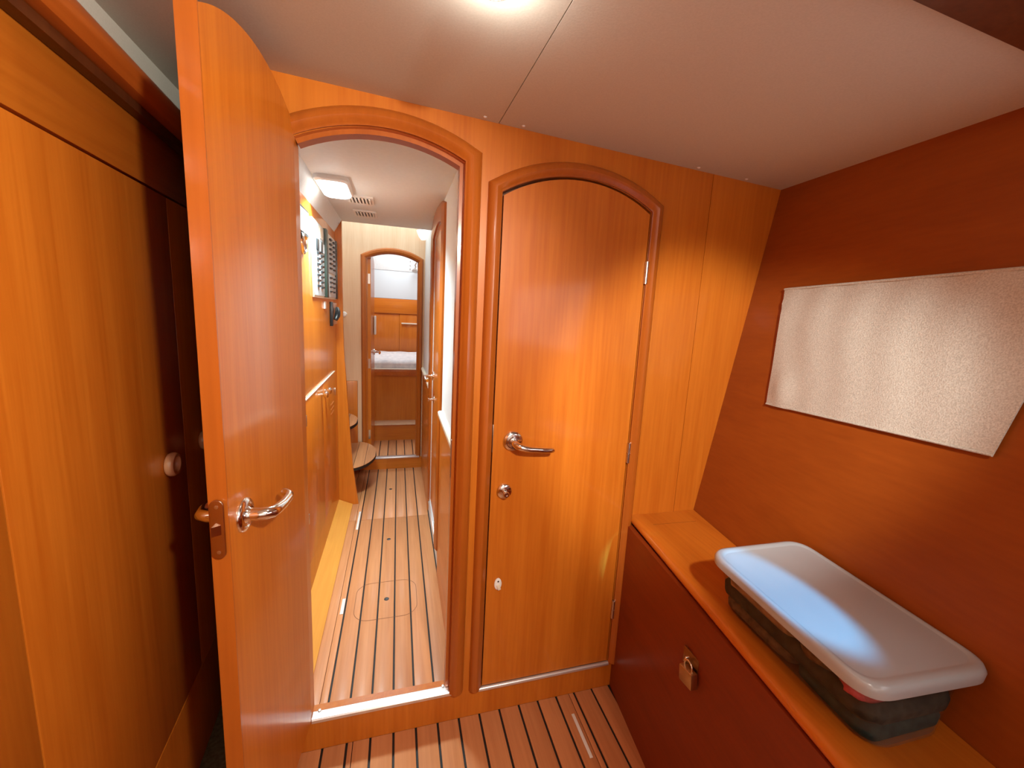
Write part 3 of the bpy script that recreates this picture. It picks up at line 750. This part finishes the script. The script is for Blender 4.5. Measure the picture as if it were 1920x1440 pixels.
# corridor ceiling
cc = struct(boxo('ceiling', (-.36, DY+.05, 1.930), (RX, 2.965, 1.95), HULLWHITE))
cc.data.materials.clear(); cc.data.materials.append(WHITE)
lc_ = thing('ceiling_lamp', 'white rounded rectangular lamp on the passage ceiling, lit', 'lamp', (-.275, 2.13, 1.93))
def rbox(name, x0, x1, y0, y1, zlist, m, parent):
    bm = newbm()
    rings(bm, [[(x, y, z) for x, y in rrect(x0+i, y0+i, x1-i, y1-i, r_, 5)] for z, i, r_ in zlist]); return link(name, fin(bm, name, 50), m, parent)
rbox('housing', -.345, -.207, 1.955, 2.235, [(1.931, 0, .035), (1.915, 0, .035), (1.908, .008, .03)], PLASTW, lc_)
rbox('diffuser', -.337, -.215, 1.972, 2.218, [(1.909, 0, .03), (1.900, .004, .028), (1.893, .018, .02)], LAMPC, lc_)
def vent(y0, label):
    v = thing('air_vent', label, 'vent', (-.185, y0+.07, 1.93), 0, None)
    x0, x1, y1 = -.248, -.122, y0+.150
    plate('frame', [(x0, y0), (x1, y0), (x1, y1), (x0, y1)], [[(x0+.012, y0+.02), (x1-.012, y0+.02), (x1-.012, y1-.02), (x0+.012, y1-.02)]], .008, lambda a, b, t: Vector((a, b, 1.9295-t)), PLASTW, v)
    boxo('backing', (x0+.01, y0+.015, 1.9265), (x1-.01, y1-.015, 1.9295), BLACK, v)
    for k in range(6):
        x = x0+.022+k*.0165
        bm = newbm()
        hexa(bm, [(x-.006, y0+.018, 1.927), (x+.003, y0+.018, 1.927), (x+.003, y1-.018, 1.927), (x-.006, y1-.018, 1.927), (x+.001, y0+.018, 1.914), (x+.009, y0+.018, 1.914), (x+.009, y1-.018, 1.914), (x+.001, y1-.018, 1.914)])
        link('slat', fin(bm, 'slat'), PLASTW, v)
vent(2.243, 'white slatted ceiling vent beside the passage lamp, nearer of two')
vent(2.565, 'white slatted ceiling vent farther along the passage ceiling')

# far bulkhead
fl_, fr_ = -.251, .163
far_hole = [(fl_, .10)] + arch(fl_, fr_, 1.781, 1.834) + [(fr_, .10)]
wb_ = struct(plate('wall_far', [(-.76, 0), (.36, 0), (.36, 2.42), (-.76, 2.42)], [far_hole], .03, FY(3.60), W_PALE))
struct(sweep('trim_5', far_hole, [(0, .002), (0, -.010), (.012, -.018), (.028, -.018), (.038, -.008), (.040, 0)], FY(3.60), W_TRIM))
sweep('rebate', far_hole, [(0, .010), (-.008, .010), (-.008, .030), (0, .030)], FY(3.60), W_TRIM, wb_)
struct(boxo('step_riser', (-.31, 3.572, .0), (RX-.001, 3.599, .094), W_X))
bpy.data.objects['step_riser'].name = 'trim_6'
tag(boxo('threshold_bar', (-.25, 3.566, .094), (.19, 3.615, .106), ALU, None, bev=.003), 'bright metal threshold bar of the farthest doorway', 'threshold')
kb = thing('coat_knob', 'small white knob on the pale wood beside the farthest doorway', 'knob', (-.416, 3.60, 1.31))
lath('stem', (-.414, 3.60, 1.325), (0, -1, 0), [(.014, 0), (.014, .004), (.007, .006), (.007, .03)], PLASTW, kb, 14)
lath('head', (-.414, 3.572, 1.325), (0, -1, 0), [(.007, 0), (.018, .004), (.021, .012), (.016, .020), (.0001, .022)], PLASTW, kb, 18)
# companionway shaft sides (left, and coaming)
struct(boxo('wall_companionway', (-.78, 2.93, 0), (-.76, 3.62, 2.42), W_PALE))
struct(boxo('wall_companionway_aft', (-.76, 2.962, 0), (-.40, 2.98, 2.42), W_V))
struct(boxo('trim_7', (-.76, 2.966, 1.951), (.235, 2.985, 2.42), WHITE))
# companionway treads
st = thing('companionway_steps', 'rounded teak steps of the companionway at the end of the passage', 'steps', (-.45, 3.27, 0))
def tread(xe, yc, hw, z, xback=-.62):
    out = [(xback, yc-hw)]
    for i in range(15):
        t = -PI/2+PI*i/14; out.append((xe-.19+.19*math.cos(t), yc+hw*math.sin(t)))
    out.append((xback, yc+hw))
    t_ = plate('tread', out, [], .022, lambda a, b, t: Vector((a, b, z-.023+t)), CAULK, st)
    import bisect
    # planked top
    n = 40; x = xe-.005
    w_ = .0715
    while x > xback+.02:
        x0 = max(x-w_+.003, xback)
        bm = newbm(); ring = []
        def half(xx):
            c = (xx-(xe-.19))/.19
            return hw if c <= 0 else hw*math.sqrt(max(0, 1-c*c))
        xsx = [x0+(x-x0)*i/8 for i in range(9)]
        up_ = [(xx, yc+half(xx)-.002*0) for xx in xsx]; dn = [(xx, yc-half(xx)) for xx in xsx[::-1]]
        ring = up_+dn
        rings(bm, [[(a, b, zz) for a, b in ring] for zz in (z-.001, z+.001)])
        bmesh.ops.remove_doubles(bm, verts=bm.verts[:], dist=1e-5)
        link('plank', fin(bm, 'plank'), TEAK, t_)
        x -= w_
tread(-.158, 3.282, .314, .25)
tread(-.290, 3.240, .270, .53)
boxo('bulkhead_shade_panel', (-.700, 3.560, .0), (-.320, 3.597, .78), W_V, st, bev=.003)  # orange panel standing in for shading low on the far bulkhead
boxo('riser_panel', (-.70, 3.0, 0), (-.60, 3.55, 1.2), W_V, st)
lath('tread_post', (-.44, 3.27, 0), (0, 0, 1), [(.04, 0), (.04, .228)], W_TRIM, st, 16)
lath('tread_post', (-.50, 3.27, .251), (0, 0, 1), [(.03, 0), (.03, .257)], W_TRIM, st, 16)
# wall lamp by the far bulkhead
wl = thing('wall_lamp', 'small white shaded lamp high in the far right corner of the passage', 'lamp', (.19, 3.52, 1.96))
lath('shade', (.185, 3.50, 2.02), (0.10, 0, -1), [(.048, 0), (.044, .02), (.034, .05), (.018, .075), (.0001, .078)], SHADE, wl, 20)
boxo('bracket', (.19, 3.49, 2.015), (RX, 3.51, 2.03), BRUSHED, wl)

# ------------------------------------------------------------------ far cabin
struct(boxo('wall_far_cabin_left', (-.62, 3.63, 0), (-.60, 5.3, 2.3), W_V))
struct(boxo('wall_far_cabin_right', (.60, 3.63, 0), (.62, 5.3, 2.3), W_V))
struct(boxo('ceiling', (-.62, 3.63, 2.20), (.62, 5.35, 2.22), WHITE))
wfc = struct(boxo('wall_far_cabin', (-.60, 5.215, 0), (.60, 5.24, 1.502), W_V))
boxo('upper_band', (-.60, 5.190, 1.326), (.60, 5.215, 1.500), W_X, wfc, bev=.002)
boxo('panel', (-.60, 5.205, .86), (.0165, 5.215, 1.322), W_V, wfc, bev=.001)
boxo('panel', (.0195, 5.200, .86), (.60, 5.215, 1.322), W_V, wfc, bev=.001)
boxo('shelf_lip', (.04, 5.180, 1.205), (.40, 5.200, 1.220), CREAM, wfc, bev=.003)
bm = newbm()
hexa(bm, [(-.60, 5.19, 1.503), (.60, 5.19, 1.503), (.60, 5.30, 1.503), (-.60, 5.30, 1.503), (-.60, 5.22, 1.832), (.60, 5.22, 1.822), (.60, 5.33, 1.822), (-.60, 5.33, 1.832)])
hl = struct(link('wall_hull_lining', fin(bm, 'wall_hull_lining'), HULLWHITE))
bm = newbm()
hexa(bm, [(-.60, 5.215, 1.834), (.60, 5.215, 1.824), (.60, 5.36, 1.824), (-.60, 5.36, 1.834), (-.60, 5.02, 2.199), (.60, 5.02, 2.199), (.60, 5.12, 2.199), (-.60, 5.12, 2.199)])
link('upper_lining', fin(bm, 'upper_lining'), WHITE, hl)
bd = thing('berth', 'far berth with a white quilted mattress, seen through the last doorway', 'bed', (0, 4.7, .1))
boxo('step', (-.60, 4.08, .05), (.60, 4.22, .258), W_X, bd)
boxo('step_top', (-.60, 4.065, .256), (.60, 4.215, .268), W_PALE, bd, bev=.002)
boxo('front_board', (-.60, 4.205, .258), (.60, 4.225, .725), W_V, bd)
boxo('edge_rail', (-.60, 4.190, .725), (.60, 4.225, .790), W_TRIMY, bd, bev=.006)
boxo('edge_cap', (-.60, 4.187, .789), (.60, 4.228, .797), CREAM, bd, bev=.002)
bm = newbm()
Nx, Ny = 30, 26
G = [[bm.verts.new((-.595+1.19*i/Nx, 4.23+.955*j/Ny, .872 + .006*math.sin(i*1.1+.4*math.sin(j))*math.sin(j*.9) + (.0 if 0 < i < Nx and 0 < j < Ny else -.03))) for j in range(Ny+1)] for i in range(Nx+1)]
for i in range(Nx):
    for j in range(Ny): bm.faces.new((G[i][j], G[i+1][j], G[i+1][j+1], G[i][j+1]))
B_ = [bm.verts.new(p) for p in ((-.595, 4.23, .76), (.595, 4.23, .76), (.595, 5.185, .76), (-.595, 5.185, .76))]
bm.faces.new([G[i][0] for i in range(Nx, -1, -1)] + [B_[0], B_[1]]); bm.faces.new([G[i][Ny] for i in range(Nx+1)] + [B_[2], B_[3]])
bm.faces.new([G[0][j] for j in range(Ny+1)] + [B_[3], B_[0]]); bm.faces.new([G[Nx][j] for j in range(Ny, -1, -1)] + [B_[1], B_[2]]); bm.faces.new(B_[::-1])
link('mattress', fin(bm, 'mattress', 60), QUILT, bd)
# leaf of the far door, folded back into the far cabin
fd2 = thing('door_leaf', 'far narrow wooden door leaf standing open beside the last doorway', 'door', (-.235, 3.64, .11))
plate('leaf_panel', [(3.635, .115)] + arch(3.635, 4.035, 1.775, 1.825, 12) + [(4.035, .115)], [], .026, lambda a, b, t: Vector((-.243+t+(a-3.635)*.02, a, b)), W_V, fd2)
for z in (1.62, .92, .30): boxo('hinge', (-.238, 3.630, z-.04), (-.222, 3.636, z+.04), BRUSHED, fd2)
hc = Vector((-.208, 3.975, .985)); rose(fd2, hc, (1, 0, 0), .026)
bm = newbm(); tube(bm, [hc+Vector(p) for p in ((.006, 0, 0), (.04, 0, 0), (.05, -.02, 0), (.05, -.09, -.004))], .009, 10); link('lever_handle', fin(bm, 'lever_handle', 60), CHROME, fd2)
bm = newbm(); box(bm, (-.207, 3.90, 1.145), (-.190, 3.99, 1.315), .008, 3); link('grab_plate', fin(bm, 'grab_plate', 40), PLASTW, fd2)
# reading lamp on the hull lining
rl = thing('reading_lamp', 'small grey reading lamp on the white lining above the far berth', 'lamp', (.19, 5.16, 1.86))
lath('base', (.205, 5.195, 1.86), (0, -1, .1), [(.022, 0), (.022, .01), (.001, .012)], BRUSHED, rl, 14)
bm = newbm(); tube(bm, [(.205, 5.185, 1.86), (.20, 5.14, 1.875), (.19, 5.11, 1.90), (.205, 5.09, 1.93)], .007, 8); link('arm', fin(bm, 'arm', 60), BRUSHED, rl)
lath('lamp_head', (.19, 5.10, 1.845), (-.2, -.6, -1), [(.01, -.03), (.016, -.02), (.034, .018), (.030, .018)], BRUSHED, rl, 16)
for z in (1.90, 1.945, 1.86):
    lath('screw_cap', (.135, 5.21-(z-1.83)*.53, z), (0, -1, -.5), [(.005, 0), (.005, .003), (.0001, .004)], BRUSHED, hl, 8)
